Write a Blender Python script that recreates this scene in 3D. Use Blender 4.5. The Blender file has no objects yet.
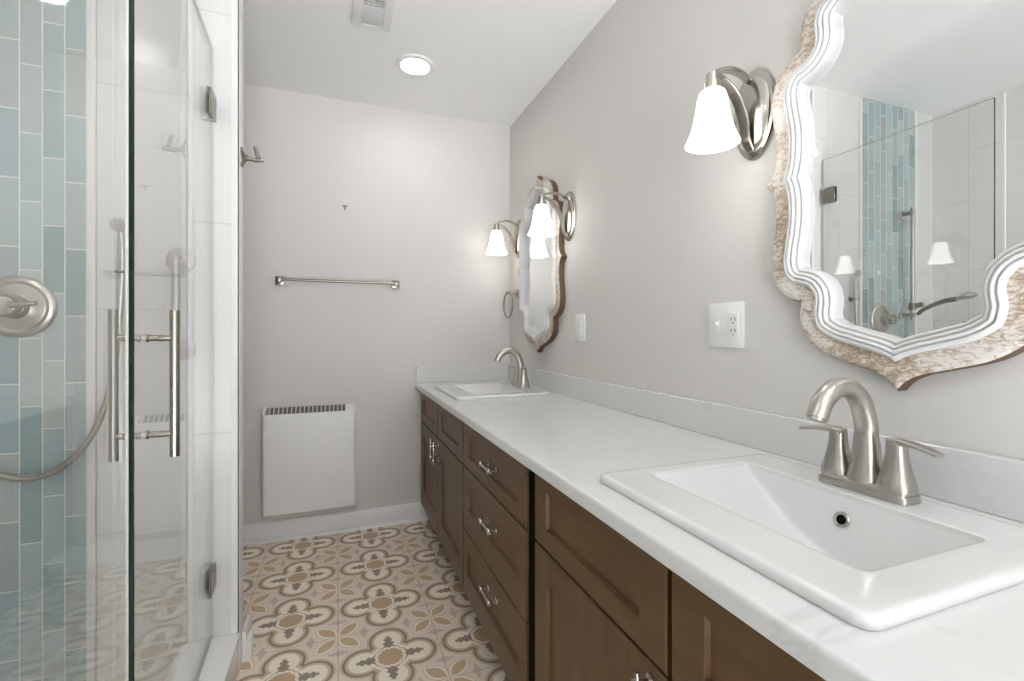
import bpy, bmesh, math, random
from mathutils import Vector, Matrix
random.seed(4)
C = bpy.context.scene
R = math.radians
# ------------------------------------------------------------------ camera, light, exposure
F, CAMH = 466.0, 1.124
YAW = math.atan((512-337)/F)
cd = bpy.data.cameras.new('camera'); cam = bpy.data.objects.new('camera', cd)
C.collection.objects.link(cam); C.camera = cam
cd.sensor_fit = 'HORIZONTAL'; cd.sensor_width = 36.0
cd.lens = 36.0*F/1024.0
cd.shift_y = -8.5/1024.0
cd.clip_start = 0.02
cam.location = (0, 0, CAMH)
cam.rotation_euler = (R(90), 0, -YAW)
w = bpy.data.worlds.new('world'); C.world = w; w.use_nodes = True
# unseen fill light added behind the camera, boosted from below to brighten the ceiling
wt = w.node_tree; bgn = wt.nodes['Background']; bgn.inputs[0].default_value = (.93, .96, 1, 1)
tc = wt.nodes.new('ShaderNodeTexCoord'); sx = wt.nodes.new('ShaderNodeSeparateXYZ'); mr_ = wt.nodes.new('ShaderNodeMapRange')
wt.links.new(tc.outputs['Generated'], sx.inputs[0]); wt.links.new(sx.outputs[2], mr_.inputs[0])
mr_.inputs[1].default_value = -.15; mr_.inputs[2].default_value = .05; mr_.inputs[3].default_value = 11.5; mr_.inputs[4].default_value = 3.0
wt.links.new(mr_.outputs[0], bgn.inputs[1])
C.view_settings.view_transform = 'Standard'; C.view_settings.look = 'None'
C.view_settings.exposure = -0.02; C.view_settings.gamma = 1.0
C.view_settings.use_curve_mapping = False
C.cycles.max_bounces = 14; C.cycles.diffuse_bounces = 6; C.cycles.glossy_bounces = 8
C.cycles.transparent_max_bounces = 24; C.cycles.caustics_reflective = False
C.cycles.caustics_refractive = False; C.cycles.sample_clamp_indirect = 6
CEIL_LAMP = 54.0      # radiance of the recessed lamps
SCONCE = 4.0          # radiance of the opal sconce shades
# ------------------------------------------------------------------ room numbers (metres)
W, D, H = 1.04, 2.81, 2.44         # right wall, back wall, ceiling
XL = -1.35                          # left wall of the shower
YS, XN, NT = 1.76, -0.303, 0.06     # tiled shower end wall, its free end, its thickness
YF = -1.15                          # wall behind the camera

# ------------------------------------------------------------------ node helper
class NT_:
    def __init__(s, name):
        s.m = bpy.data.materials.new(name); s.m.use_nodes = True
        s.t = s.m.node_tree; s.n = s.t.nodes; s.b = s.n['Principled BSDF']
    def link(s, a, b): s.t.links.new(a, b)
    def put(s, v, sock):
        if isinstance(v, (int, float)): sock.default_value = v
        elif isinstance(v, tuple): sock.default_value = v if len(v) == 4 else (*v, 1)
        else: s.link(v, sock)
    def mt(s, op, a, b=None, c=None, clamp=False):
        n = s.n.new('ShaderNodeMath'); n.operation = op; n.use_clamp = clamp
        s.put(a, n.inputs[0])
        if b is not None: s.put(b, n.inputs[1])
        if c is not None: s.put(c, n.inputs[2])
        return n.outputs[0]
    def add(s, a, b): return s.mt('ADD', a, b)
    def sub(s, a, b): return s.mt('SUBTRACT', a, b)
    def mul(s, a, b): return s.mt('MULTIPLY', a, b)
    def below(s, v, edge, soft):       # 1 where v < edge
        n = s.n.new('ShaderNodeMapRange'); s.put(v, n.inputs[0])
        s.put(edge if isinstance(edge, (int, float)) else 0, n.inputs[1])
        n.inputs[1].default_value = edge-soft; n.inputs[2].default_value = edge+soft
        n.inputs[3].default_value = 1; n.inputs[4].default_value = 0
        return n.outputs[0]
    def mix(s, f, a, b):
        n = s.n.new('ShaderNodeMix'); n.data_type = 'RGBA'
        s.put(f, n.inputs[0]); s.put(a, n.inputs[6]); s.put(b, n.inputs[7]); return n.outputs[2]
    def pos(s):
        g = s.n.new('ShaderNodeNewGeometry'); x = s.n.new('ShaderNodeSeparateXYZ')
        s.link(g.outputs['Position'], x.inputs[0]); return x.outputs
    def vec(s, a, b, c):
        n = s.n.new('ShaderNodeCombineXYZ'); s.put(a, n.inputs[0]); s.put(b, n.inputs[1]); s.put(c, n.inputs[2]); return n.outputs[0]
    def noise(s, v, scale, detail=3, rough=.5, dist=0):
        n = s.n.new('ShaderNodeTexNoise'); 
        if v is not None: s.link(v, n.inputs['Vector'])
        n.inputs['Scale'].default_value = scale; n.inputs['Detail'].default_value = detail
        n.inputs['Roughness'].default_value = rough; n.inputs['Distortion'].default_value = dist
        return n.outputs[0]
    def ramp(s, f, stops):
        n = s.n.new('ShaderNodeValToRGB'); s.put(f, n.inputs[0]); e = n.color_ramp.elements
        for i, (p, c) in enumerate(stops):
            if i > 1: e.new(p)
            e[i].position = p; e[i].color = (*c, 1)
        return n.outputs[0]
    def bump(s, h, strength, dist):
        n = s.n.new('ShaderNodeBump'); n.inputs['Strength'].default_value = strength
        n.inputs['Distance'].default_value = dist; s.link(h, n.inputs['Height']); s.link(n.outputs[0], s.b.inputs['Normal'])
    def set(s, col=None, rough=None, metal=None, spec=None, coat=None):
        if col is not None: s.put(col, s.b.inputs['Base Color'])
        if rough is not None: s.put(rough, s.b.inputs['Roughness'])
        if metal is not None: s.b.inputs['Metallic'].default_value = metal
        if spec is not None: s.b.inputs['Specular IOR Level'].default_value = spec
        if coat is not None: s.b.inputs['Coat Weight'].default_value = coat; s.b.inputs['Coat Roughness'].default_value = .12
        return s.m
def lin(r, g, b):
    f = lambda c: (c/255/12.92 if c/255 <= .04045 else ((c/255+.055)/1.055)**2.4)
    return (f(r), f(g), f(b))
def simple(name, col, rough, metal=0.0, spec=.5, coat=None):
    return NT_(name).set(lin(*col), rough, metal, spec, coat)

M = {}
def paint(name, col, rough):
    t = NT_(name); p = t.pos(); n = t.noise(t.vec(p[0], p[1], p[2]), 180, 2)
    t.bump(n, .06, .001); return t.set(lin(*col), rough)
M['paint'] = paint('warm grey wall paint', (211, 208, 204), .55)
M['ceiling'] = paint('ceiling paint', (242, 242, 241), .85)
M['trim'] = simple('white gloss trim', (232, 231, 229), .3)
M['white_plastic'] = simple('white plastic', (232, 232, 230), .35)
M['heater'] = simple('heater white enamel', (236, 236, 235), .4)
M['grille_dark'] = simple('dark louvre grey', (96, 94, 90), .6)
M['grille_grey'] = simple('grey louvre', (212, 212, 212), .5)
M['porcelain'] = simple('white porcelain', (216, 216, 215), .08, 0, .5, .6)
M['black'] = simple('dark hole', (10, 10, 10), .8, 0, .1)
M['slot'] = simple('grey slot', (120, 120, 120), .5)
M['mirror_glass'] = NT_('silvered mirror').set((.93, .94, .94), .0, 1.0)
M['edge_brown'] = simple('dark brown frame edge', (92, 72, 56), .6)
M['bullnose'] = simple('white bullnose tile', (218, 217, 215), .5)
def nickel(name, col, rough):
    t = NT_(name); p = t.pos(); n = t.noise(t.vec(t.mul(p[0], 40), t.mul(p[1], 40), t.mul(p[2], 400)), 3, 2)
    r = t.add(rough-.05, t.mul(n, .1)); return t.set(lin(*col), r, 1.0)
M['nickel'] = nickel('brushed nickel', (184, 180, 173), .3)
M['nickel_bright'] = nickel('polished nickel', (186, 181, 173), .2)
M['steel_dark'] = nickel('dark nickel', (141, 136, 126), .3)
M['hose'] = simple('metal shower hose', (168, 163, 154), .35, .9)

def floor_mat():
    t = NT_('patterned encaustic floor tile'); p = t.pos(); T = .3415
    def cell(v, o):
        q = t.mt('FRACT', t.mt('DIVIDE', t.sub(v, o), T))
        return t.mt('ABSOLUTE', t.sub(t.mul(q, 2), 1))
    a = cell(p[0], .003-T*8); b = cell(p[1], 2.172-T*14)
    P, Q = t.mt('MAXIMUM', a, b), t.mt('MINIMUM', a, b)
    def length(x, y): return t.mt('SQRT', t.add(t.mul(x, x), t.mul(y, y)))
    lobe = t.sub(length(t.sub(P, .535), Q), .365)
    ctr = t.sub(t.mt('MAXIMUM', P, t.mul(t.add(P, Q), .60)), .42)
    d = t.mt('MINIMUM', lobe, ctr)
    S = .012
    base, cream = lin(242, 229, 213), lin(253, 243, 226)
    brown, taupe, dark = lin(140, 117, 90), lin(212, 191, 161), lin(150, 134, 118)
    tan, grey = lin(204, 172, 134), lin(196, 180, 168)
    n1 = t.noise(t.vec(p[0], p[1], 0), 9, 3)
    n2 = t.noise(t.vec(p[0], p[1], 3), 60, 3)
    col = t.mix(t.mul(n1, .5), base, lin(228, 211, 194))
    # light arcs round the quatrefoil
    col = t.mix(t.mul(t.below(t.mt('ABSOLUTE', t.sub(d, .055)), .014, S), .8), col, lin(186, 170, 156))
    col = t.mix(t.mul(t.below(t.mt('ABSOLUTE', t.sub(d, .105)), .010, S), .6), col, lin(232, 220, 206))
    # little grey trees growing from the middle of each tile half edge
    e = t.sub(1, P)
    teeth = t.mul(t.mt('SINE', t.mul(e, 85)), .022)
    wid = t.add(t.sub(.085, t.mul(e, .36)), teeth)
    tr = t.sub(t.mt('ABSOLUTE', t.sub(Q, .46)), wid)
    tree = t.mul(t.below(tr, 0, S), t.below(e, .235, S))
    col = t.mix(t.mul(tree, .75), col, grey)
    # diagonal leaves at the corners
    U, V = t.sub(1, a), t.sub(1, b)
    s_ = t.mul(t.add(U, V), .7071); u_ = t.mt('ABSOLUTE', t.mul(t.sub(U, V), .7071))
    k = t.mt('DIVIDE', t.sub(s_, .315), .255)
    leaf = t.sub(u_, t.mul(t.sub(1, t.mul(k, k)), .118))
    col = t.mix(t.below(leaf, .075, S), col, lin(206, 190, 174))
    col = t.mix(t.below(leaf, .055, S), col, lin(250, 238, 222))
    col = t.mix(t.below(leaf, 0, S), col, t.mix(n2, lin(206, 182, 146), tan))
    # quatrefoil bands
    col = t.mix(t.below(d, .03, S), col, brown)
    col = t.mix(t.below(d, -.025, S*1.6), col, taupe)
    col = t.mix(t.below(d, -.085, S), col, cream)
    # toothed arms
    tooth = t.mul(t.mt('SINE', t.mul(P, 48)), .022)
    aw = t.add(t.sub(.125, t.mul(t.sub(P, .27), .20)), tooth)
    arm = t.mul(t.below(t.sub(Q, aw), 0, S), t.below(P, .66, S))
    col = t.mix(arm, col, t.mix(n2, dark, lin(146, 130, 114)))
    # octagon
    o = t.add(t.mt('MAXIMUM', P, t.mul(t.add(P, Q), .70)), t.mul(t.mt('COSINE', t.mul(t.mt('ARCTAN2', Q, P), 16)), .012))
    col = t.mix(t.below(o, .315, S), col, dark)
    col = t.mix(t.below(o, .300, S), col, lin(250, 240, 224))
    col = t.mix(t.below(o, .240, S), col, t.mix(n2, tan, lin(188, 160, 126)))
    g = t.below(t.sub(1, P), .013, .006)
    col = t.mix(t.mul(g, .7), col, lin(196, 176, 158))
    col = t.mix(t.mul(n2, .2), col, lin(190, 168, 148))
    t.bump(t.mul(g, -1), .3, .002)
    return t.set(col, t.add(.28, t.mul(n1, .15)))
M['floor'] = floor_mat()

def tile_white(axis):
    t = NT_('white linen shower tile ' + axis); p = t.pos(); z = p[2]
    if axis == 'x': u = t.sub(t.add(p[0], .433), 0)         # columns measured along the end wall
    else: u = t.sub(1.588, p[1])
    cw, rh = .247, .685
    ci = t.mt('FLOOR', t.mt('DIVIDE', u, cw)); uf = t.sub(u, t.mul(ci, cw))
    par = t.mt('MODULO', t.mt('ABSOLUTE', ci), 2.0)
    zo = t.sub(z, t.add(.109, t.mul(par, .400)))
    zf = t.sub(zo, t.mul(t.mt('FLOOR', t.mt('DIVIDE', zo, rh)), rh))
    du = t.mt('MINIMUM', uf, t.sub(cw, uf)); dz = t.mt('MINIMUM', zf, t.sub(rh, zf))
    g = t.below(t.mt('MINIMUM', du, dz), .0014, .0006)
    st = t.noise(t.vec(t.mul(u, 170), 0, t.mul(z, 1.5)), 1, 2)
    col = t.mix(t.mul(st, .7), lin(217, 216, 213), lin(204, 203, 199))
    col = t.mix(g, col, lin(188, 187, 184))
    t.bump(t.mt('SUBTRACT', t.mul(st, .4), t.mul(g, 1)), .15, .001)
    return t.set(col, .18)
M['tile_x'], M['tile_y'] = tile_white('x'), tile_white('y')

def tile_teal():
    t = NT_('sea glass subway tile'); p = t.pos(); cw, L = .0515, .1983
    u = t.sub(-.702, p[0]); ci = t.mt('FLOOR', t.mt('DIVIDE', u, cw)); uf = t.sub(u, t.mul(ci, cw))
    zo = t.sub(p[2], t.add(.180-2*L, t.mul(ci, .0663)))
    ri = t.mt('FLOOR', t.mt('DIVIDE', zo, L)); zf = t.sub(zo, t.mul(ri, L))
    d = t.mt('MINIMUM', t.mt('MINIMUM', uf, t.sub(cw, uf)), t.mt('MINIMUM', zf, t.sub(L, zf)))
    g = t.below(d, .0017, .0005)
    wn = t.n.new('ShaderNodeTexWhiteNoise'); wn.noise_dimensions = '2D'
    t.link(t.vec(t.add(ci, 3.3), ri, 0), wn.inputs['Vector'])
    col = t.ramp(wn.outputs[0], [(0, lin(100, 130, 132)), (.22, lin(148, 170, 173)), (.42, lin(174, 179, 174)),
                                 (.6, lin(124, 151, 154)), (.8, lin(162, 180, 184)), (1, lin(138, 148, 144))])
    cl = t.noise(t.vec(p[0], t.mul(ri, 3.1), p[2]), 14, 3, .6, .6)
    col = t.mix(t.mul(cl, .55), col, lin(180, 184, 182))
    col = t.mix(g, col, lin(216, 214, 204))
    t.bump(t.mul(g, -1), .5, .002)
    return t.set(col, .1)
M['teal'] = tile_teal()

def wood(name, vert):
    t = NT_(name); p = t.pos()
    sc = (8, 8, 1.2) if vert else (8, 1.2, 8)
    v = t.vec(t.mul(p[0], sc[0]), t.mul(p[1], sc[1]), t.mul(p[2], sc[2]))
    n = t.noise(v, 5, 5, .6, .4); n2 = t.noise(t.vec(p[0], p[1], p[2]), 5, 2)
    col = t.ramp(n, [(.2, lin(80, 56, 34)), (.5, lin(94, 69, 43)), (.85, lin(110, 84, 54))])
    col = t.mix(t.mul(n2, .45), col, lin(86, 62, 38))
    return t.set(col, .4, 0, .35, .05)
M['wood'] = wood('walnut stained maple', True); M['wood_h'] = wood('walnut stained maple level grain', False)
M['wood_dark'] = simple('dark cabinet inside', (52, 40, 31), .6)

def quartz():
    t = NT_('white veined quartz'); p = t.pos(); v = t.vec(p[0], p[1], p[2])
    n = t.noise(v, 2.3, 5, .6, 1.2); vein = t.below(t.mt('ABSOLUTE', t.sub(n, .5)), .006, .008)
    m = t.noise(v, 3.1, 2); vein = t.mul(vein, t.below(m, .46, .05))
    col = t.mix(t.mul(vein, .28), lin(213, 213, 212), lin(172, 173, 174))
    return t.set(col, .16)
M['quartz'] = quartz()

def washed():
    t = NT_('whitewashed carved wood'); p = t.pos()
    n = t.noise(t.vec(t.mul(p[0], 1), t.mul(p[1], 1), t.mul(p[2], 2.2)), 60, 4, .7, 1.2)
    n3 = t.noise(t.vec(p[0], p[1], p[2]), 7, 2)
    f = t.add(t.mul(t.sub(n, .5), 1.7), t.mul(n3, 1.0))
    col = t.ramp(f, [(.15, lin(150, 126, 103)), (.42, lin(186, 169, 150)), (.62, lin(222, 216, 209))])
    t.bump(n, .35, .003)
    return t.set(col, .6)
M['washed'] = washed()
def carved():
    t = NT_('white painted moulding'); p = t.pos(); n = t.noise(t.vec(p[0], p[1], p[2]), 45, 3)
    return t.set(t.mix(t.mul(n, .3), lin(220, 220, 219), lin(204, 200, 196)), .4)
M['white_mould'] = carved()

def glass(name, tint):
    m = bpy.data.materials.new(name); m.use_nodes = True; t = m.node_tree; t.nodes.clear()
    o = t.nodes.new('ShaderNodeOutputMaterial'); mx = t.nodes.new('ShaderNodeMixShader')
    tr = t.nodes.new('ShaderNodeBsdfTransparent'); tr.inputs[0].default_value = (*tint, 1)
    gl = t.nodes.new('ShaderNodeBsdfGlossy'); gl.inputs['Roughness'].default_value = 0.0; gl.inputs[0].default_value = (1, 1, 1, 1)
    g = t.nodes.new('ShaderNodeNewGeometry'); dt = t.nodes.new('ShaderNodeVectorMath'); dt.operation = 'DOT_PRODUCT'
    t.links.new(g.outputs['Normal'], dt.inputs[0]); t.links.new(g.outputs['Incoming'], dt.inputs[1])
    def mt(op, a, b=None):
        n = t.nodes.new('ShaderNodeMath'); n.operation = op
        for i, v in enumerate((a, b)):
            if v is None: continue
            if isinstance(v, (int, float)): n.inputs[i].default_value = v
            else: t.links.new(v, n.inputs[i])
        return n.outputs[0]
    k = mt('SUBTRACT', 1.0, mt('ABSOLUTE', dt.outputs['Value']))
    fr = mt('ADD', .055, mt('MULTIPLY', .945, mt('POWER', k, 5.0)))
    t.links.new(fr, mx.inputs[0]); t.links.new(tr.outputs[0], mx.inputs[1]); t.links.new(gl.outputs[0], mx.inputs[2])
    t.links.new(mx.outputs[0], o.inputs[0]); return m
M['glass'] = glass('clear shower glass', (.985, .99, .987))
M['glass_edge'] = simple('dark green glass edge', (22, 34, 28), .15)
M['glass_rim'] = simple('pale green glass rim', (176, 186, 180), .15)
M['seal'] = simple('clear vinyl seal', (222, 224, 220), .3)
def emit(name, col, strength):
    m = bpy.data.materials.new(name); m.use_nodes = True; b = m.node_tree.nodes['Principled BSDF']
    b.inputs['Base Color'].default_value = (.9, .9, .9, 1); b.inputs['Roughness'].default_value = .4
    b.inputs['Emission Color'].default_value = (*col, 1); b.inputs['Emission Strength'].default_value = strength; return m
M['lamp'] = emit('lit lamp lens', (1, .965, .93), CEIL_LAMP)
M['shade'] = emit('lit opal glass shade', (1, .965, .93), SCONCE)

# ------------------------------------------------------------------ mesh helpers
def B(): return bmesh.new()
def box(bm, x0, x1, y0, y1, z0, z1, bev=0.0, seg=2, mi=0):
    vs = [bm.verts.new((x, y, z)) for x in (x0, x1) for y in (y0, y1) for z in (z0, z1)]
    fs = [bm.faces.new([vs[i] for i in q]) for q in ((0,1,3,2), (4,6,7,5), (0,4,5,1), (2,3,7,6), (0,2,6,4), (1,5,7,3))]
    for f in fs: f.material_index = mi
    if bev > 0:
        es = list({e for f in fs for e in f.edges})
        bmesh.ops.bevel(bm, geom=es, offset=bev, offset_type='OFFSET', segments=seg, profile=.5, affect='EDGES')
def skin(bm, rings, closed=True, caps=True, mi=0):
    rv = [[bm.verts.new(p) for p in r] for r in rings]; n = len(rv[0])
    for a, b in zip(rv[:-1], rv[1:]):
        for i in range(n if closed else n-1):
            f = bm.faces.new((a[i], a[(i+1) % n], b[(i+1) % n], b[i])); f.material_index = mi
    if caps:
        for r in (rv[0][::-1], rv[-1]):
            try: f = bm.faces.new(r); f.material_index = mi
            except ValueError: pass
    return rv
def axes(d):
    d = Vector(d).normalized(); u = Vector((0, 0, 1)) if abs(d.z) < .9 else Vector((0, 1, 0))
    a = u.cross(d).normalized(); return a, d.cross(a).normalized(), d
def lathe(bm, c, d, prof, seg=24, caps=True, mi=0, sq=2.0, sx=1.0, sy=1.0):
    """profile of (radius, distance along d); sq>2 squares the section off"""
    a, b, d = axes(d); c = Vector(c); rings = []
    for r, h in prof:
        ring = []
        for i in range(seg):
            t = 2*math.pi*i/seg; ct, st = math.cos(t), math.sin(t)
            k = (abs(ct)**sq+abs(st)**sq)**(-1/sq)
            ring.append(c+d*h+a*(r*k*ct*sx)+b*(r*k*st*sy))
        rings.append(ring)
    skin(bm, rings, True, caps, mi)
def smooth_path(pts, n):
    P = [Vector(p) for p in pts]; out = []
    m = len(P)-1
    for i in range(m):
        p0 = P[i-1] if i else 2*P[0]-P[1]; p1, p2 = P[i], P[i+1]; p3 = P[i+2] if i+2 <= m else 2*P[m]-P[m-1]
        for k in range(n):
            t = k/n
            out.append(.5*((2*p1)+(p2-p0)*t+(2*p0-5*p1+4*p2-p3)*t*t+(3*p1-p0-3*p2+p3)*t**3))
    out.append(P[m]); return out
def sweep(bm, path, rad, seg=14, caps=True, up=None, flat=None, sq=2.0):
    """tube along path; rad number, list or function of 0..1; flat=(half width, half thickness) makes a ribbon"""
    n = len(path); rings = []; a = None
    for i, p in enumerate(path):
        p = Vector(p); d = (Vector(path[min(i+1, n-1)])-Vector(path[max(i-1, 0)])).normalized()
        if a is None:
            u = Vector(up) if up else (Vector((0, 0, 1)) if abs(d.z) < .9 else Vector((0, 1, 0)))
            a = (u-d*u.dot(d)).normalized()
        else: a = (a-d*a.dot(d)).normalized()
        b = d.cross(a); f = i/(n-1)
        r = rad(f) if callable(rad) else (rad[i] if isinstance(rad, (list, tuple)) else rad)
        if flat:
            hw, ht = flat(f) if callable(flat) else flat
            bv = min(ht, hw)*.4
            ring = [p+a*x+b*y for x, y in ((-hw+bv, -ht), (hw-bv, -ht), (hw, -ht+bv), (hw, ht-bv), (hw-bv, ht), (-hw+bv, ht), (-hw, ht-bv), (-hw, -ht+bv))]
        else:
            ring = []
            for j in range(seg):
                t = 2*math.pi*j/seg; ct, st = math.cos(t), math.sin(t)
                k = (abs(ct)**sq+abs(st)**sq)**(-1/sq)
                ring.append(p+a*(r*k*ct)+b*(r*k*st))
        rings.append(ring)
    skin(bm, rings, True, caps)
def torus(bm, c, d, Rr, r, seg=40, s2=12):
    a, b, d = axes(d); c = Vector(c); rings = []
    for i in range(seg):
        t = 2*math.pi*i/seg; e = a*math.cos(t)+b*math.sin(t)
        rings.append([c+e*(Rr+r*math.cos(2*math.pi*j/s2))+d*(r*math.sin(2*math.pi*j/s2)) for j in range(s2)])
    skin(bm, rings+[rings[0]], True, False)
    bmesh.ops.remove_doubles(bm, verts=bm.verts, dist=1e-6)
def obj(name, bm, mats, parent=None, smooth=35, local=False, kind=None):
    bmesh.ops.recalc_face_normals(bm, faces=bm.faces)
    me = bpy.data.meshes.new(name); 
    if parent is not None and not local:
        r = parent
        while r.parent: r = r.parent
        bmesh.ops.translate(bm, verts=bm.verts, vec=-r.location)
    bm.to_mesh(me); bm.free()
    for m in (mats if isinstance(mats, (list, tuple)) else [mats]): me.materials.append(m)
    if smooth:
        for p in me.polygons: p.use_smooth = True
        me.set_sharp_from_angle(angle=R(smooth))
    o = bpy.data.objects.new(name, me); C.collection.objects.link(o)
    if parent is not None: o.parent = parent
    if kind: o['kind'] = kind
    return o
def tag(o, label, cat, group=None):
    o['label'] = label; o['category'] = cat
    if group: o['group'] = group
    return o
def thing(name, label, cat, loc, group=None, rotz=0):
    o = bpy.data.objects.new(name, None); C.collection.objects.link(o)
    o.location = loc; o.rotation_euler = (0, 0, rotz); o.empty_display_size = .05
    return tag(o, label, cat, group)
def dup(root, loc, label):
    def cp(o, par):
        c = o.copy(); C.collection.objects.link(c); c.parent = par
        for ch in list(o.children): cp(ch, c)
        return c
    kids = list(root.children); r = root.copy(); C.collection.objects.link(r); r.location = loc; r['label'] = label
    for ch in kids: cp(ch, r)
    return r
def struct(name, bm, m, smooth=0): return obj(name, bm, m, None, smooth, kind='structure')

# ------------------------------------------------------------------ the room
b = B(); box(b, XL-.1, W+.1, YF-.1, D+.1, -.1, 0); struct('floor', b, M['floor'])
b = B(); box(b, XL-.1, W+.1, YF-.1, D+.1, H, H+.1); struct('ceiling', b, M['ceiling'])
b = B(); box(b, W, W+.1, YF-.1, D+.1, 0, H); struct('wall_right', b, M['paint'])
b = B(); box(b, XL-.1, W, D, D+.1, 0, H); struct('wall_back', b, M['paint'])
b = B(); box(b, XL-.1, -.27, YF-.1, YF, 0, H); struct('wall_front', b, M['paint'])   # wide unseen opening added behind the camera to let the fill light in
b = B(); box(b, XL-.1, XL, YF, YS, 0, H); struct('wall_left', b, M['tile_y'])
b = B(); box(b, XL-.1, XL, YS+NT, D, 0, H); struct('wall_alcove', b, M['paint'])
# tiled end wall of the shower: tile on its front, paint behind
b = B(); box(b, XL-.1, XN-.001, YS, YS+NT, 0, H)
for f in b.faces: f.material_index = 0 if f.calc_center_median().y < YS+.001 else 1
struct('wall_shower', b, [M['tile_x'], M['paint']])
b = B(); box(b, -1.172, -.702, YS-.004, YS, 0, H); struct('trim_1', b, M['teal'])
b = B(); box(b, -.702, -.681, YS-.006, YS, 0, H, .002); struct('trim_2', b, M['bullnose'], 40)
b = B(); box(b, -1.193, -1.172, YS-.006, YS, 0, H, .002); struct('trim_3', b, M['bullnose'], 40)
# bullnose end of the wall
b = B(); pr = [(XN-.022, YS+.0), (XN-.022, YS-.003)]
for i in range(7):
    t = R(90*i/6); pr.append((XN-.012+.014*math.sin(t), YS+.011-.014*math.cos(t)))
pr += [(XN+.002, YS+NT+.001), (XN-.001, YS+NT+.001), (XN-.001, YS)]
skin(b, [[(x, y, 0) for x, y in pr], [(x, y, H) for x, y in pr]]); struct('trim_4', b, M['bullnose'], 40)
# skirting
def skirt_profile(h, th): return [(0, 0), (th, 0), (th, h-.012), (th-.004, h-.003), (th-.009, h), (0, h)]
def shoe_profile(o, r): return [(o, 0)]+[(o+r*math.cos(R(15*i)), r*math.sin(R(15*i))) for i in range(7)]
b = B(); skin(b, [[(x, D-u, z) for u, z in skirt_profile(.105, .014)] for x in (XL, .53)])
skin(b, [[(x, D-u, z) for u, z in shoe_profile(.014, .016)] for x in (XL, .53)]); struct('baseboard_back', b, M['trim'], 40)
b = B(); skin(b, [[(XN+.002+u, y, z) for u, z in skirt_profile(.105, .012)] for y in (YS+.045, YS+.15)])
skin(b, [[(XN+.002+u, y, z) for u, z in [(.0125, 0), (.026, 0), (.026, .066), (.023, .072), (.0125, .072)]] for y in (YS+.045, YS+.10)]); struct('baseboard_shower', b, M['trim'], 40)
# shower curb and pan
b = B(); box(b, -.455, XN, YF, YS-.001, 0, .118, .002); box(b, -.46, XN+.004, YF, YS-.001, .118, .132, .003)
struct('trim_5', b, simple('white curb stone', (243, 242, 240), .3), 40)
b = B(); box(b, XL, -.46, YF, YS-.008, 0, .03); struct('floor_shower', b, M['tile_y'])

# ------------------------------------------------------------------ lamps in the ceiling
def ceiling_light(x, y, label):
    t = thing('ceiling_light', label, 'ceiling light', (x, y, H), 'recessed ceiling lights')
    b = B(); pr = [(.062, 0), (.092, 0), (.095, -.004), (.090, -.010), (.072, -.012), (.062, -.006)]
    lathe(b, (x, y, H), (0, 0, 1), pr+[pr[0]], 48, False); obj('trim_ring', b, M['trim'], t)
    b = B(); lathe(b, (x, y, H), (0, 0, 1), [(.0001, -.007), (.05, -.007), (.068, -.0065)], 48, False); obj('lens', b, M['lamp'], t)
    return t
lamp0 = ceiling_light(.36, 2.315, 'round lit recessed ceiling light with white ring near the back wall')
dup(lamp0, (-.85, .85, H), 'round lit recessed ceiling light over the middle of the shower')
dup(lamp0, (-.85, .25, H), 'added out-of-view recessed light brightening the near end of the shower')  # second shower lamp, out of view, added to brighten the shower
# ceiling fan grille
t = thing('ceiling_vent', 'white ceiling vent with grey panel and dark louvres', 'vent', (.135, 1.92, H))
x0, x1, y0, y1 = .058, .215, 1.755, 2.087
b = B(); ix0, ix1, iy0, iy1 = .097, .180, 1.79, 2.068
box(b, x0, ix0, y0, y1, H-.012, H, .002); box(b, ix1, x1, y0, y1, H-.012, H, .002)
box(b, ix0, ix1, iy1, y1, H-.012, H, .002); box(b, ix0, ix1, y0, iy0, H-.012, H, .002); obj('frame', b, M['white_plastic'], t, 40)
b = B(); box(b, ix0, ix1, 1.947, iy1, H-.010, H-.002, .001); obj('cover_panel', b, M['grille_grey'], t, 40)
b = B(); box(b, ix0, ix1, iy0, 1.947, H-.004, H-.001); obj('duct_opening', b, M['black'], t, 0)
b = B()
for i in range(9): yy = iy0+.01+i*.0165; box(b, ix0, ix1, yy, yy+.006, H-.010, H-.004)
for xx in (.118, .1375, .157): box(b, xx-.0015, xx+.0015, iy0, 1.947, H-.0105, H-.004)
obj('louvre_grille', b, M['grille_grey'], t, 0)

# ------------------------------------------------------------------ vanity cabinets
XF = .457; XC = .477
def shaker(bm, y0, y1, z0, z1, stile, rt, rb, X=XF, back=XC):
    e = .0025
    def ring(x, a, c, d_, f): return [(x, a, d_), (x, c, d_), (x, c, f), (x, a, f)]
    rs = [ring(back, y0, y1, z0, z1), ring(X+e, y0, y1, z0, z1), ring(X, y0+e, y1-e, z0+e, z1-e),
          ring(X, y0+stile, y1-stile, z0+rb, z1-rt), ring(X+.0085, y0+stile+.003, y1-stile-.003, z0+rb+.003, z1-rt-.003)]
    skin(bm, rs)
def pull(c, d, parent, length=.096):
    """bar pull on two mushroom posts; c on the front face, d direction of the bar"""
    c = Vector(c); d = Vector(d).normalized(); b = B(); o = Vector((-1, 0, 0))
    for s in (-1, 1):
        q = c+d*(s*length*.32)
        lathe(b, q, o, [(.0105, 0), (.0105, .004), (.0055, .007), (.0055, .018), (.0095, .022), (.0110, .027), (.0095, .032), (.005, .034)], 16)
    q = c+o*.027
    sweep(b, [q-d*length*.5, q-d*length*.46, q+d*length*.46, q+d*length*.5], [.003, .0046, .0046, .003], 12)
    return obj('pull', b, M['nickel_bright'], parent, 40)
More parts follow.
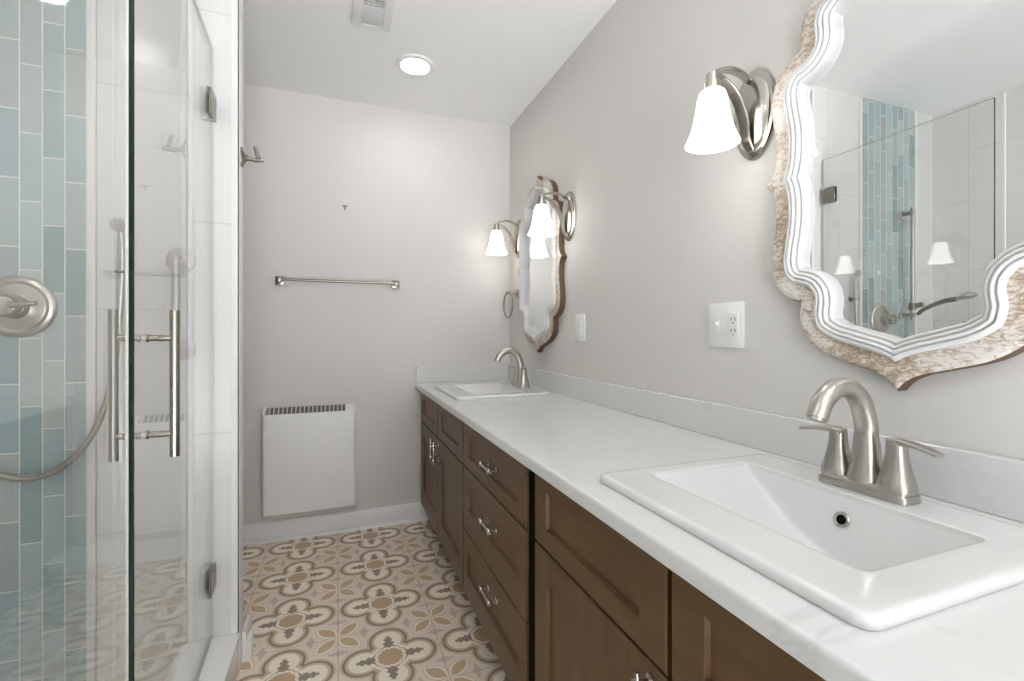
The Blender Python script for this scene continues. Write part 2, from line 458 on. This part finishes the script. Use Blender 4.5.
def carcass(t, y0, y1, yo):
    """yo: outer far limit (filler to the wall)"""
    b = B(); th = .018
    box(b, XC, 1.02, y0, y0+th, .125, .788); box(b, XC, 1.02, y1-th, y1, .125, .788)
    box(b, XC, 1.02, y0+th, y1-th, .125, .125+th); box(b, 1.005, 1.02, y0+th, y1-th, .125+th, .788)
    if yo > y1: box(b, XC, XC+.02, y1, yo, .125, .788)
    obj('carcass', b, M['wood'], t, 0)
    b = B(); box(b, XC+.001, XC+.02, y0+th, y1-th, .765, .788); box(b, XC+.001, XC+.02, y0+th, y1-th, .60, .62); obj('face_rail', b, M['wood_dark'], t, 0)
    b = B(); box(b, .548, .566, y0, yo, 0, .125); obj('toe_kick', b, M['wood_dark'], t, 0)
def sink_base(y0, y1, label, yo=None):
    t = thing('sink_cabinet', label, 'cabinet', (.75, (y0+y1)/2, 0), 'brown vanity cabinets')
    carcass(t, y0, y1, yo or y1); g = .0015; ym = (y0+y1)/2; cg = .0055 if y0 < 1 else .002
    for a, c, s in ((y0+g, ym-cg, 1), (ym+cg, y1-g, -1)):
        b = B(); shaker(b, a, c, .613, .786, .066, .04, .048); obj('drawer_front', b, M['wood_h'], t, 30)
        b = B(); shaker(b, a, c, .130, .607, .066, .072, .09); d = obj('door', b, M['wood'], t, 30)
        py = (c-.033) if s == 1 else (a+.033)
        pull((XF, py, .548), (0, 0, 1), d, .11)
    return t
sink_base(1.757, 2.722, 'far two-door brown shaker sink cabinet against the back wall', D-.016)
sink_base(.065, 1.059, 'near two-door brown shaker sink cabinet under the large front sink')
t = thing('drawer_cabinet', 'three-drawer brown shaker cabinet between the two sink cabinets', 'cabinet', (.75, 1.434, 0), 'brown vanity cabinets')
carcass(t, 1.114, 1.754, 1.754)
b = B(); box(b, .466, .50, 1.064, 1.1135, .13, .788); obj('gap_shade', b, M['black'], t, 0)  # near-black strip that paints the deep shade between the two cabinets
for z0, z1, rb, rt, pz in ((.613, .786, .046, .034, .702), (.372, .608, .085, .062, .520), (.130, .367, .085, .066, .305)):
    b = B(); shaker(b, 1.116, 1.752, z0, z1, .060, rt, rb); d = obj('drawer', b, M['wood_h'], t, 30)
    pull((XF, 1.385, pz), (0, 1, 0), d, .125)

# ------------------------------------------------------------------ countertop with splash
SY = (.571, 2.276)                                # sink centres along the vanity
t = thing('countertop', 'long white quartz vanity countertop with low backsplash', 'countertop', (.74, 1.42, .79))
b = B(); ya, yb = .035, D-.001
pr = [(.53, .79), (.442, .79), (.4385, .79), (.437, .7915), (.437, .8125), (.4382, .8165), (.4405, .819), (.444, .82), (.447, .82), (.53, .82)]
skin(b, [[(x, y, z) for x, z in pr] for y in (ya, yb)])
box(b, .93, W-.001, ya, yb, .79, .82)
cuts = [ya]+[v for s in SY for v in (s-.235, s+.235)]+[yb]
for a, c in zip(cuts[0::2], cuts[1::2]): box(b, .53, .93, a, c, .79, .82)
bmesh.ops.remove_doubles(b, verts=b.verts, dist=1e-5)
obj('slab', b, M['quartz'], t, 35)
b = B(); box(b, 1.02, W-.001, ya, D-.02, .8203, .917, .0015, 1); obj('backsplash', b, M['quartz'], t, 35)
b = B(); box(b, .441, W-.001, D-.0199, D-.001, .8203, .923, .0015, 1); obj('side_splash', b, M['quartz'], t, 35)

# ------------------------------------------------------------------ sinks
def rrect(x0, x1, y0, y1, r, n=9, m=24):
    pts = []
    cs = [(x1-r, y1-r, 0), (x0+r, y1-r, 90), (x0+r, y0+r, 180), (x1-r, y0+r, 270)]
    for i, (cx, cy, a0) in enumerate(cs):
        for k in range(n): a = R(a0+90*k/(n-1)); pts.append((cx+r*math.cos(a), cy+r*math.sin(a)))
        nx = cs[(i+1) % 4]; ex, ey = nx[0]+r*math.cos(R(a0+90)), nx[1]+r*math.sin(R(a0+90)); sx, sy = pts[-1]
        for k in range(1, m): pts.append((sx+(ex-sx)*k/m, sy+(ey-sy)*k/m))
    return pts
BX0, BX1, BHY, BO = .598, .852, .206, .012
def basin_depth(x, y):                              # y measured from the sink centre
    def sm(vals, k=.006):
        s = sum(math.exp(-v/k) for v in vals); return -k*math.log(s)
    y -= BO; el, er, ef, eb = BHY-y, BHY+y, x-BX0, BX1-x
    left = .115*(1-max(0, 1-el/.30)**1.7); right = er*1.5; front = ef*2.2; back = eb*2.6
    return max(0, sm((left, right, front, back, .112))+.006)
def make_sink(yc, label):
    t = thing('sink', label, 'sink', (.73, yc, .82), 'white drop-in sinks'); b = B()
    ox0, ox1, hy = .497, .955, .262
    rr = lambda i, z, r: [(x, y+yc, z) for x, y in rrect(ox0+i, ox1-i, -hy+i, hy-i, r)]
    rings = [rr(.002, .8202, .021), rr(0, .823, .022), rr(0, .828, .022), rr(.0015, .8325, .021), rr(.005, .8352, .019), rr(.010, .836, .016), rr(.014, .836, .014), rr(.03, .8355, .012)]
    op = rrect(BX0, BX1, BO-BHY, BO+BHY, .012)
    for i, z in ((.014, .8352), (.006, .8350), (.003, .8346), (.001, .8336)):
        rings.append([(x, y+yc, z) for x, y in rrect(BX0-i, BX1+i, BO-BHY-i, BO+BHY+i, .012+i)])
    cx, cy = .735, -.02
    for s in [1, .9985, .995]+[1-.012*i for i in range(1, 32)]+[.616-.035*i for i in range(0, 18)]:
        if s < .1: break
        rings.append([(cx+(x-cx)*s, yc+cy+(y-cy)*s, .832-basin_depth(cx+(x-cx)*s, cy+(y-cy)*s)) for x, y in op])
    rv = skin(b, rings, True, False); b.faces.new(rv[-1]); obj('bowl', b, M['porcelain'], t, 50)
    zb = .832-basin_depth(cx, cy)
    b = B(); lathe(b, (cx, yc+cy, zb), (0, 0, 1), [(.031, -.001), (.031, .002), (.026, .004), (.018, .002), (.017, .005), (.010, .008), (.0005, .009)], 28, True); obj('drain', b, M['nickel'], t)
    # overflow ring on the back wall of the bowl
    ex = BX1-.0135; p = Vector((ex, yc-.003, .832-basin_depth(ex, 0))); nrm = Vector((-.93, 0, .36))
    b = B(); lathe(b, p, nrm, [(.0135, -.002), (.0140, .002), (.0125, .0034), (.0085, .0025), (.008, .0008)], 28, False); o = obj('overflow_ring', b, M['nickel_bright'], t)
    b = B(); lathe(b, p, nrm, [(.0088, -.002), (.0088, .0012)], 24, True); obj('overflow_hole', b, M['black'], o)
    return t
sk = make_sink(SY[0], 'large white rectangular drop-in sink in the foreground of the countertop')
dup(sk, (.73, SY[1], .82), 'white drop-in sink at the far end of the countertop by the back wall')

# ------------------------------------------------------------------ faucets
def make_faucet(yc, label):
    X, Z = .902, .836
    t = thing('faucet', label, 'faucet', (X, yc, Z), 'brushed nickel faucets')
    b = B(); pts = rrect(X-.026, X+.026, yc-.0755, yc+.0755, .010, 5, 3)
    def ring(i, z): return [(X+(x-X)*(1-i/.026), yc+(y-yc)*(1-i/.0755), z) for x, y in pts]
    skin(b, [ring(0, Z), ring(0, Z+.010), ring(.001, Z+.012), ring(.003, Z+.0125), ring(.0035, Z+.018), ring(.006, Z+.021)])
    obj('deck_plate', b, M['nickel'], t, 30)
    b = B(); path = smooth_path([(X, yc, Z+.018), (X+.001, yc, Z+.05), (X+.002, yc, Z+.09), (X-.001, yc, Z+.125), (X-.018, yc, Z+.165), (X-.048, yc, Z+.188), (X-.080, yc, Z+.188), (X-.110, yc, Z+.170), (X-.128, yc, Z+.139)], 6)
    sweep(b, path, lambda f: .0275-.0105*min(1, f/.30)**.8-.002*max(0, f-.3), 18, True, up=(0, 1, 0), sq=2.6)
    d = Vector(path[-1])-Vector(path[-2]); lathe(b, path[-1], d, [(.0125, 0), (.0125, .004), (.011, .004)], 16)
    obj('spout', b, M['nickel'], t, 40)
    b = B(); sweep(b, [(X+.024, yc, Z+.016), (X+.024, yc, Z+.085)], .0028, 10); lathe(b, (X+.024, yc, Z+.082), (0, 0, 1), [(.003, 0), (.0065, .008), (.0070, .014), (.004, .018), (.0005, .019)], 14)
    obj('lift_rod', b, M['nickel'], t)
    for s in (-1, 1):
        hy = yc+s*.0500
        b = B(); lathe(b, (X, hy, Z+.017), (0, 0, 1), [(.0250, 0), (.0245, .012), (.0235, .014), (.0190, .034), (.0150, .055), (.0135, .070), (.0138, .078), (.0120, .084), (.006, .087)], 28, True, sq=3.2)
        h = obj('handle', b, M['nickel'], t, 28)
        b = B(); lp = smooth_path([(X, hy-s*.010, Z+.096), (X-.002, hy+s*.010, Z+.100), (X-.006, hy+s*.038, Z+.098), (X-.012, hy+s*.068, Z+.093)], 5)
        sweep(b, lp, 0, flat=lambda f: (.0118-.0040*f, .0078-.0045*min(1, f*1.6)), up=(1, 0, 0))
        obj('lever', b, M['nickel'], h, 40)
    return t
fc = make_faucet(.568, 'brushed nickel two-handle arched faucet behind the large foreground sink')
dup(fc, (.902, 2.278, .836), 'brushed nickel two-handle arched faucet on the far sink by the back wall')

# ------------------------------------------------------------------ mirrors
def quad_curves():
    A = smooth_path([(.295, 0, 0), (.275, .020, 0), (.266, .048, 0), (.265, .10, 0), (.2735, .155, 0), (.2775, .2, 0), (.266, .247, 0), (.236, .280, 0), (.198, .293, 0)], 5)
    Bc = smooth_path([(.198, .293, 0), (.2005, .33, 0), (.186, .376, 0), (.143, .410, 0), (.088, .429, 0), (.042, .443, 0), (.016, .458, 0), (0, .477, 0)], 5)
    return [(v.x, v.y) for v in A], [(v.x, v.y) for v in Bc]
QA, QB = quad_curves()
def offset_quad(d):
    def nrm(P):
        out = []
        for i in range(len(P)):
            x0, y0 = P[max(i-1, 0)]; x1, y1 = P[min(i+1, len(P)-1)]
            tx, ty = x1-x0, y1-y0; l = math.hypot(tx, ty); out.append((-ty/l, tx/l))   # inward
        return out
    nA, nB = nrm(QA), nrm(QB)
    a = [(x+d*n[0], y+d*n[1]) for (x, y), n in zip(QA, nA)]
    a0 = math.atan2(nA[-1][1], nA[-1][0]); b0 = math.atan2(nB[0][1], nB[0][0])
    while b0-a0 > math.pi: b0 -= 2*math.pi
    while a0-b0 > math.pi: b0 += 2*math.pi
    fan = [(QA[-1][0]+d*math.cos(a0+(b0-a0)*k/7), QA[-1][1]+d*math.sin(a0+(b0-a0)*k/7)) for k in range(1, 7)]
    c = [(x+d*n[0], y+d*n[1]) for (x, y), n in zip(QB, nB)]
    def clampseq(P, ax):
        # drop what crosses the symmetry axis: put it on the crossing point
        idx = [i for i, p in enumerate(P) if p[ax] < 0]
        if idx:
            if ax == 1:
                k = max(idx); p, q = P[k], P[k+1]; f = -p[1]/(q[1]-p[1]); z = (p[0]+f*(q[0]-p[0]), 0)
                for i in range(k+1): P[i] = z
            else:
                k = min(idx); p, q = P[k-1], P[k]; f = p[0]/(p[0]-q[0]); z = (0, p[1]+f*(q[1]-p[1]))
                for i in range(k, len(P)): P[i] = z
        return P
    a = clampseq(a, 1); c = clampseq(c, 0)
    if d == 0: a[0] = QA[0]; c[-1] = QB[-1]
    else: a[0] = (a[0][0], 0); c[-1] = (0, c[-1][1])
    return a+fan+c
def full(d):
    q = offset_quad(d)
    out = [(x, -y) for x, y in q]                                   # cusp -> bottom tip (lower, +x)
    out += [(-x, -y) for x, y in q[::-1]][1:]
    out += [(-x, y) for x, y in q][1:]
    out += [(x, y) for x, y in q[::-1]][1:-1]
    return out
def make_mirror(yc, zc, label):
    t = thing('wall_mirror', label, 'mirror', (W, yc, zc), 'ornate vanity mirrors')
    P = lambda d, h: [(W-h, yc+x, zc+y) for x, y in full(d)]
    b = B(); skin(b, [P(0, .001), P(0, .026), P(.0015, .030)], True, False)
    for f in b.faces: f.material_index = 1
    skin(b, [P(.0015, .030), P(.006, .0325), P(.018, .034), P(.042, .033), P(.044, .030)], True, False, 0)
    bmesh.ops.remove_doubles(b, verts=b.verts, dist=1e-6)
    obj('frame', b, [M['washed'], M['edge_brown']], t, 50)
    b = B(); prof = [(.040, .030), (.040, .038), (.042, .0405)]
    for k in range(4):
        base = .0420+k*.0084
        lift = (.0405, .0415, .038, .032)[k]
        for j in range(1, 6):
            a = math.pi*j/6; prof.append((base+.0084*j/6, lift-.002+.0048*math.sin(a)*(1 if k < 3 else .7)))
        nl = (.0415, .038, .032, .024)[k]
        prof.append((base+.0084, min(lift, nl)-.0035))
    prof += [(.0770, .012)]
    skin(b, [P(d, h) for d, h in prof], True, False); bmesh.ops.remove_doubles(b, verts=b.verts, dist=1e-6)
    obj('moulding', b, M['white_mould'], t, 60)
    b = B(); cr = [(.215, .27), (.14, .27), (.14, .33), (.05, .395)]           # plain silvered plate behind the moulding
    cr = cr+[(-x, z) for x, z in cr[::-1]]; cr = cr+[(-x, -z) for x, z in cr]
    b.faces.new([b.verts.new((W-.0125, yc+x, zc+z)) for x, z in cr])
    obj('mirror_glass', b, M['mirror_glass'], t, 0)
    return t
mr = make_mirror(.58, 1.487, 'scalloped mirror with white ridged moulding above the foreground sink')
dup(mr, (W, 2.305, 1.49), 'scalloped mirror seen at a steep angle above the far sink')

# ------------------------------------------------------------------ sconces
def make_sconce(yc, zc, label):
    t = thing('wall_sconce', label, 'wall light', (W, yc, zc), 'nickel wall sconces')
    b = B(); lathe(b, (W, yc, zc), (-1, 0, 0), [(1, 0), (1, .006), (.96, .011), (.86, .013), (.84, .016), (.78, .020), (.55, .026), (.25, .029), (.01, .030)], 48, True, sx=.066, sy=.118)
    obj('backplate', b, M['nickel_bright'], t, 40)
    SX = .893; zt = zc+.068
    b = B()
    up = smooth_path([(W-.022, yc, zc+.085), (W-.060, yc, zc+.100), (W-.100, yc, zc+.100), (W-.140, yc, zc+.086), (SX-.012, yc, zc+.070)], 6)
    sweep(b, up, 0, flat=lambda f: (.010+.004*math.sin(math.pi*f), .0028), up=(0, 1, 0)); obj('upper_arm', b, M['nickel_bright'], t, 40)
    b = B(); lo = smooth_path([(SX+.0, yc, zc+.080), (SX+.035, yc, zc+.070), (SX+.075, yc, zc+.038), (SX+.102, yc, zc-.015), (SX+.112, yc, zc-.070), (W-.018, yc, zc-.098)], 6)
    sweep(b, lo, 0, flat=lambda f: (.010+.005*math.sin(math.pi*f), .0028), up=(0, 1, 0)); obj('lower_arm', b, M['nickel_bright'], t, 40)
    b = B(); lathe(b, (SX, yc, zt+.012), (0, 0, -1), [(.012, 0), (.016, .001), (.016, .022), (.021, .024), (.021, .040), (.014, .042)], 24)
    obj('lamp_holder', b, M['nickel_bright'], t)
    b = B(); ztop = zc+.038
    pr = [(.012, .0), (.026, -.001), (.034, -.008), (.039, -.025), (.043, -.050), (.048, -.080), (.056, -.112), (.066, -.138), (.072, -.150),
          (.069, -.149), (.062, -.135), (.052, -.110), (.044, -.08), (.039, -.05), (.035, -.025), (.030, -.010), (.012, -.005)]; pr = [(r*.91, h*.91) for r, h in pr]
    lathe(b, (SX, yc, ztop), (0, 0, 1), pr, 40, False); obj('lamp_shade', b, M['shade'], t, 60)
    return t
sc = make_sconce(.93, 1.700, 'lit bell-shaded sconce beside the large foreground mirror')
dup(sc, (W, 1.985, 1.676), 'lit bell-shaded sconce on the near side of the far mirror')
dup(sc, (W, 2.640, 1.690), 'lit bell-shaded sconce closest to the back corner')
dup(sc, (W, .23, 1.700), 'lit bell-shaded sconce on the near side of the foreground mirror')

# ------------------------------------------------------------------ plates on the right wall
def plate(bm, y0, y1, z0, z1): box(bm, W-.006, W, y0, y1, z0, z1, .0025, 2)
t = thing('electrical_outlet', 'white double plate with toggle switch and outlet beside large mirror', 'outlet', (W, 1.028, 1.144))
b = B(); plate(b, .965, 1.092, 1.080, 1.208); obj('cover_plate', b, M['white_plastic'], t, 40)
b = B(); box(b, W-.0085, W-.005, .981, 1.014, 1.110, 1.177, .001, 1); o = obj('socket', b, M['white_plastic'], t, 40)
b = B()
for zz in (1.160, 1.128):
    for dy in (-.0065, .0065): box(b, W-.0088, W-.0080, .9975+dy-.0016, .9975+dy+.0016, zz-.004, zz+.005)
    lathe(b, (W-.0080, .9975, zz-.011), (-1, 0, 0), [(.0025, 0), (.0025, .0008)], 12)
obj('slot', b, M['slot'], o, 0)
b = B(); box(b, W-.0075, W-.005, 1.049, 1.061, 1.131, 1.157, .001, 1); box(b, W-.017, W-.006, 1.0515, 1.0585, 1.144, 1.152, .002, 1); obj('toggle_switch', b, M['white_plastic'], t, 40)
t = thing('light_switch', 'narrow white switch plate beside the far mirror', 'light switch', (W, 1.876, 1.142))
b = B(); plate(b, 1.832, 1.922, 1.080, 1.206); obj('cover_plate', b, M['white_plastic'], t, 40)
b = B(); box(b, W-.010, W-.005, 1.860, 1.894, 1.110, 1.176, .002, 1); obj('rocker', b, M['white_plastic'], t, 40)
# towel ring
t = thing('towel_ring', 'nickel towel ring hanging on the wall left of the far mirror', 'towel ring', (W, 2.676, 1.365))
b = B(); lathe(b, (W, 2.676, 1.365), (-1, 0, 0), [(.026, 0), (.026, .006), (.018, .010), (.010, .020), (.008, .045), (.010, .056), (.010, .066), (.004, .069)], 24); obj('mount', b, M['nickel'], t)
b = B(); torus(b, (W-.060, 2.676, 1.291), (1, 0, 0), .0785, .0042); obj('ring', b, M['steel_dark'], t, 60)

# ------------------------------------------------------------------ back wall things
t = thing('towel_bar', 'brushed nickel towel bar on the back wall above the heater', 'towel bar', (.0165, D, 1.40))
for x in (-.290, .322):
    b = B(); box(b, x-.022, x+.022, D-.010, D, 1.378, 1.426, .003); box(b, x-.011, x+.011, D-.062, D-.008, 1.392, 1.414, .003)
    box(b, x-.013, x+.013, D-.074, D-.052, 1.389, 1.417, .004); obj('post', b, M['steel_dark'], t, 40)
b = B(); sweep(b, [(-.285, D-.063, 1.403), (.317, D-.063, 1.403)], .0075, 14); obj('bar', b, M['steel_dark'], t)
t = thing('wall_hook', 'tiny bare metal hook screwed high on the back wall', 'hook', (.043, D, 1.828))
b = B(); box(b, .030, .056, D-.004, D, 1.834, 1.844, .001, 1); sweep(b, smooth_path([(.043, D-.002, 1.836), (.043, D-.010, 1.826), (.043, D-.016, 1.816), (.043, D-.022, 1.822)], 4), .0035, 8); obj('hook', b, M['steel_dark'], t)
# panel heater
t = thing('panel_heater', 'flat white electric panel heater hung low on the back wall', 'heater', (-.135, D, .17))
hx0, hx1, hz0, hz1, hd = -.366, .096, .163, .690, .084
b = B(); box(b, hx0+.02, hx1-.02, D-.058, D, hz0+.02, hz1-.035, .004); obj('back_casing', b, M['heater'], t, 40)
b = B()                                                           # curved front sheet that returns at its sides
def front_sec(z):
    pts = []; r = .016; bul = .006*math.sin(math.pi*min(1, max(0, (z-hz0)/(hz1-hz0))))
    outer = [(hx0, D-.004)]; 
    for k in range(6): a = R(90*k/5); outer.append((hx0+r-r*math.cos(a), D-hd+r-r*math.sin(a)))
    for k in range(1, 10): f = k/10; outer.append((hx0+r+(hx1-hx0-2*r)*f, D-hd-(.004+bul)*math.sin(math.pi*f)))
    for k in range(6): a = R(90*k/5); outer.append((hx1-r+r*math.sin(a), D-hd+r-r*math.cos(a)))
    outer.append((hx1, D-.004))
    cx, cy = (hx0+hx1)/2, D
    inner = [(cx+(x-cx)*.985, min(D-.004, y+.007)) for x, y in outer][::-1]
    return [(x, y, z) for x, y in outer+inner]
zs = [hz0, hz0+.004]+[hz0+.05*k for k in range(1, 10)]+[hz1-.004, hz1]
skin(b, [front_sec(z) for z in zs])
obj('front_panel', b, M['heater'], t, 45)
b = B(); box(b, hx0+.012, hx1-.012, D-.068, D-.006, hz0+.004, hz0+.012); obj('bottom_plate', b, M['heater'], t, 0)
# sloping air outlet that rises behind the front sheet
def slope(bm, xa, xb, ya, za, yb, zb, th):
    n = Vector((0, -(zb-za), yb-ya)).normalized()*-th; q = []
    for x in (xa, xb): q.append([(x, ya, za), (x, yb, zb), (x, yb+n.y, zb+n.z), (x, ya+n.y, za+n.z)])
    skin(bm, q)
gy0, gz0, gy1, gz1 = D-.064, hz1-.012, D-.016, hz1+.026
b = B(); slope(b, hx0+.022, hx1-.052, gy0, gz0, gy1, gz1, .004); o = obj('air_outlet', b, M['grille_dark'], t, 0)
b = B()
for k in range(18):
    x = hx0+.028+k*.0212
    slope(b, x, x+.005, gy0-.001, gz0+.002, gy1-.001, gz1+.002, .004)
obj('outlet_slat', b, M['grille_grey'], o, 0)
b = B(); slope(b, hx1-.052, hx1-.014, gy0, gz0+.001, gy1, gz1+.001, .006); obj('control_strip', b, M['heater'], t, 0)
for xa, xb in ((hx0, hx0+.013), (hx1-.013, hx1)):
    b = B(); skin(b, [[(x, D-.072, hz1-.010), (x, D-.070, hz1+.012), (x, D-.050, hz1+.024), (x, D-.004, hz1+.030), (x, D-.004, hz1-.010)] for x in (xa, xb)])
    obj('side_cheek', b, M['heater'], t, 40)

# ------------------------------------------------------------------ robe hook on the end of the shower wall
xh = XN+.002
t = thing('robe_hook', 'nickel double robe hook on the tiled end of the shower wall', 'hook', (xh, 1.787, 1.712))
b = B(); lathe(b, (xh, 1.787, 1.712), (1, 0, 0), [(.024, 0), (.024, .004), (.016, .009), (.009, .014), (.007, .020)], 20, True, sq=3, sy=1.35, sx=.8)
sweep(b, smooth_path([(xh+.010, 1.787, 1.712), (xh+.030, 1.787, 1.708), (xh+.046, 1.787, 1.706), (xh+.058, 1.787, 1.709)], 5), lambda f: .007-.001*f, 10)
lathe(b, (xh+.058, 1.787, 1.709), (1, 0, .4), [(.003, -.003), (.008, 0), (.008, .005), (.003, .008)], 14)
obj('lower_prong', b, M['steel_dark'], t)
b = B(); sweep(b, smooth_path([(xh+.050, 1.787, 1.707), (xh+.047, 1.787, 1.727), (xh+.041, 1.787, 1.752)], 5), lambda f: .0065, 10); obj('upper_prong', b, M['steel_dark'], t)

# ------------------------------------------------------------------ shower glass
GB, GT = .136, 2.042
def glass_slab(bm, x0, x1, y0, y1, z0, z1):
    box(bm, x0, x1, y0, y1, z0, z1)
    for f in bm.faces:
        c = f.calc_center_median()
        f.material_index = 0 if abs(c.x-(x0+x1)/2) > (x1-x0)*.4 else (1 if c.y < y0+1e-4 else 2)
hinge = (-.381, 1.754, GB)
DA = R(2.3)
door = thing('shower_door', 'frameless hinged clear glass shower door with dark green edge', 'shower door', hinge, None, DA)
DW = .712
b = B(); glass_slab(b, -.005, .005, -DW, -.004, .006, GT-GB); obj('glass_pane', b, [M['glass'], M['glass_edge'], M['glass_rim']], door, 0, True)
for z in (1.846-GB, .336-GB):
    b = B()
    for s in (-1, 1): box(b, s*.0055-.004 if s < 0 else .0055, s*.0055 if s < 0 else .0125, -.075, -.020, z-.040, z+.040, .002, 1)
    box(b, -.012, .012, -.024, -.001, z-.036, z+.036, .003, 2)
    h = obj('hinge', b, M['steel_dark'], door, 40, True)
    b = B(); box(b, -.020, .014, -.0035, .0012, z-.040, z+.040, .001, 1); obj('wall_plate', b, M['nickel'], h, 40, True)
# H-shaped handle through the pane
hy = -(1.754-1.108)
b = B()
for s, e in ((-1, .0475), (1, .051)): sweep(b, [(s*e, hy, .876-GB), (s*e, hy, 1.167-GB)], .0085, 18)
for z in (1.112-GB, .922-GB):
    for s in (-1, 1): lathe(b, (s*.0055, hy, z), (s, 0, 0), [(.0085, 0), (.0085, .003), (.0062, .004), (.0062, .020), (.0072, .021), (.0072, .024), (.006, .025), (.006, .042)], 16)
obj('handle', b, M['steel_dark'], door, 40, True)
b = B(); box(b, -.004, .004, -DW+.004, -.010, -.003, .006); obj('bottom_sweep', b, M['seal'], door, 0, True)
pan = thing('shower_glass', 'fixed clear glass shower panel left of the hinged door', 'glass panel', (-.352, .4, .132))
b = B(); glass_slab(b, -.357, -.347, YF+.002, 1.0075, .133, GT); obj('glass_pane', b, [M['glass'], M['glass_edge'], M['glass']], pan, 0)
b = B(); box(b, -.3500, -.3464, 1.008, 1.015, .136, GT, .001, 1); obj('edge_seal', b, M['seal'], pan, 40)

# ------------------------------------------------------------------ shower fittings on the teal stripe
yw = YS-.004
t = thing('shower_valve', 'round nickel shower valve with lever on the teal tile stripe', 'shower valve', (-.858, yw, 1.196))
vc = Vector((-.858, yw, 1.196))
b = B(); lathe(b, vc, (0, -1, 0), [(.088, 0), (.088, .005), (.084, .010), (.074, .013), (.066, .010), (.060, .012), (.045, .014), (.034, .018), (.030, .040)], 48); obj('escutcheon', b, M['nickel'], t)
b = B(); lathe(b, vc, (0, -1, 0), [(.029, .036), (.030, .058), (.026, .070), (.012, .075)], 32)
sweep(b, smooth_path([vc+Vector((0, -.060, 0)), vc+Vector((.030, -.070, .004)), vc+Vector((.075, -.078, .008))], 5), lambda f: .011-.005*f, 12); obj('lever', b, M['nickel_bright'], t)
# slide bar with docked hand shower
t = thing('shower_slide_bar', 'tall nickel slide bar for hand shower on teal tile stripe', 'slide bar', (-1.04, yw, 1.19))
b = B(); sweep(b, [(-1.04, yw-.060, 1.19), (-1.04, yw-.060, 1.84)], .011, 18); obj('bar', b, M['nickel'], t)
for z in (1.22, 1.81):
    b = B(); lathe(b, (-1.04, yw, z), (0, -1, 0), [(.024, 0), (.024, .006), (.012, .010), (.012, .052), (.016, .054), (.016, .068), (.008, .072)], 20); obj('bracket', b, M['nickel'], t)
b = B(); sweep(b, [(-1.04, yw-.050, 1.27), (-1.04, yw-.110, 1.28)], .014, 14); lathe(b, (-1.04, yw-.060, 1.25), (0, 0, 1), [(.017, 0), (.019, .004), (.019, .036), (.017, .040)], 18); obj('holder', b, M['steel_dark'], t)
t = thing('hand_shower', 'dark nickel hand shower held out on the slide bar', 'hand shower', (-1.04, yw-.11, 1.25))
b = B(); sweep(b, smooth_path([(-1.04, yw-.085, 1.225), (-1.04, yw-.12, 1.255), (-1.04, yw-.20, 1.29), (-1.04, yw-.26, 1.300)], 5), lambda f: .010+.004*f, 14); obj('wand', b, M['steel_dark'], t)
b = B(); lathe(b, (-1.04, yw-.305, 1.310), (0, -.25, -1), [(.01, -.022), (.030, -.014), (.042, -.004), (.044, .004), (.040, .008), (.001, .009)], 28); obj('spray_head', b, M['nickel'], t)
# slim wand standing against the white tile, with its hose
wx, wy = -.610, YS-.030
t = thing('shower_wand', 'slim pale shower wand with round head against white shower tile', 'hand shower', (wx, wy, 1.10))
b = B(); lathe(b, (wx-.004, wy-.006, 1.445), (0, -1, -.15), [(.010, -.012), (.018, -.006), (.0215, .002), (.020, .007), (.001, .008)], 28); obj('spray_head', b, M['nickel'], t)
b = B(); sweep(b, smooth_path([(wx, wy, 1.425), (wx+.003, wy, 1.36), (wx+.001, wy, 1.26), (wx-.006, wy, 1.12)], 5), lambda f: .0075+.0045*math.sin(math.pi*min(1, f*1.1)), 14); obj('wand', b, M['nickel'], t)
b = B(); lathe(b, (wx+.002, YS, 1.305), (0, -1, 0), [(.015, 0), (.015, .004), (.008, .007), (.008, .018)], 16); torus(b, (wx+.002, wy, 1.305), (0, 0, 1), .0145, .0035, 20, 8); obj('wall_holder', b, M['steel_dark'], t)
hp = smooth_path([(wx-.006, wy, 1.118), (wx-.014, wy-.004, 1.03), (wx-.036, wy-.006, .905), (wx-.078, wy-.006, .800), (wx-.140, wy-.006, .730), (wx-.205, wy-.006, .707), (wx-.270, wy-.006, .722), (wx-.335, wy-.004, .775), (wx-.400, yw-.024, .87), (wx-.418, yw-.024, .99), (wx-.420, yw-.024, 1.055)], 6)
b = B(); sweep(b, hp, .0085, 12); tag(obj('shower_hose', b, M['hose'], None, 60), 'grey metal shower hose looping low across the teal tiles', 'hose')
t = thing('hose_outlet', 'small nickel wall elbow feeding the looping shower hose', 'water outlet', (wx-.420, yw, 1.075))
b = B(); lathe(b, (wx-.420, yw, 1.075), (0, -1, 0), [(.024, 0), (.024, .005), (.012, .009), (.011, .034), (.006, .038)], 20); obj('flange', b, M['nickel'], t)
b = B(); lathe(b, (wx-.420, yw-.024, 1.078), (0, 0, -1), [(.012, 0), (.012, .022)], 16); obj('elbow', b, M['nickel'], t)
# grab bar between door and corner
t = thing('grab_bar', 'short vertical grab bar on white tile seen through the door', 'grab bar', (-.465, YS, 1.07))
for gx, z, gr in ((-.465, 1.352, .040), (-.458, 1.068, .034)):
    b = B(); lathe(b, (gx, YS, z), (0, -1, 0), [(gr, 0), (gr, .004), (gr-.006, .010), (.020, .014), (.013, .020)], 32); obj('flange', b, M['nickel'], t)
b = B(); yy = YS-.052
sweep(b, smooth_path([(-.465, YS-.012, 1.352), (-.465, YS-.040, 1.350), (-.465, yy, 1.335), (-.465, yy, 1.30), (-.465, yy, 1.21), (-.465, yy, 1.12), (-.465, yy, 1.085), (-.461, YS-.040, 1.07), (-.458, YS-.012, 1.068)], 5), .0115, 16); obj('bar', b, M['nickel'], t)
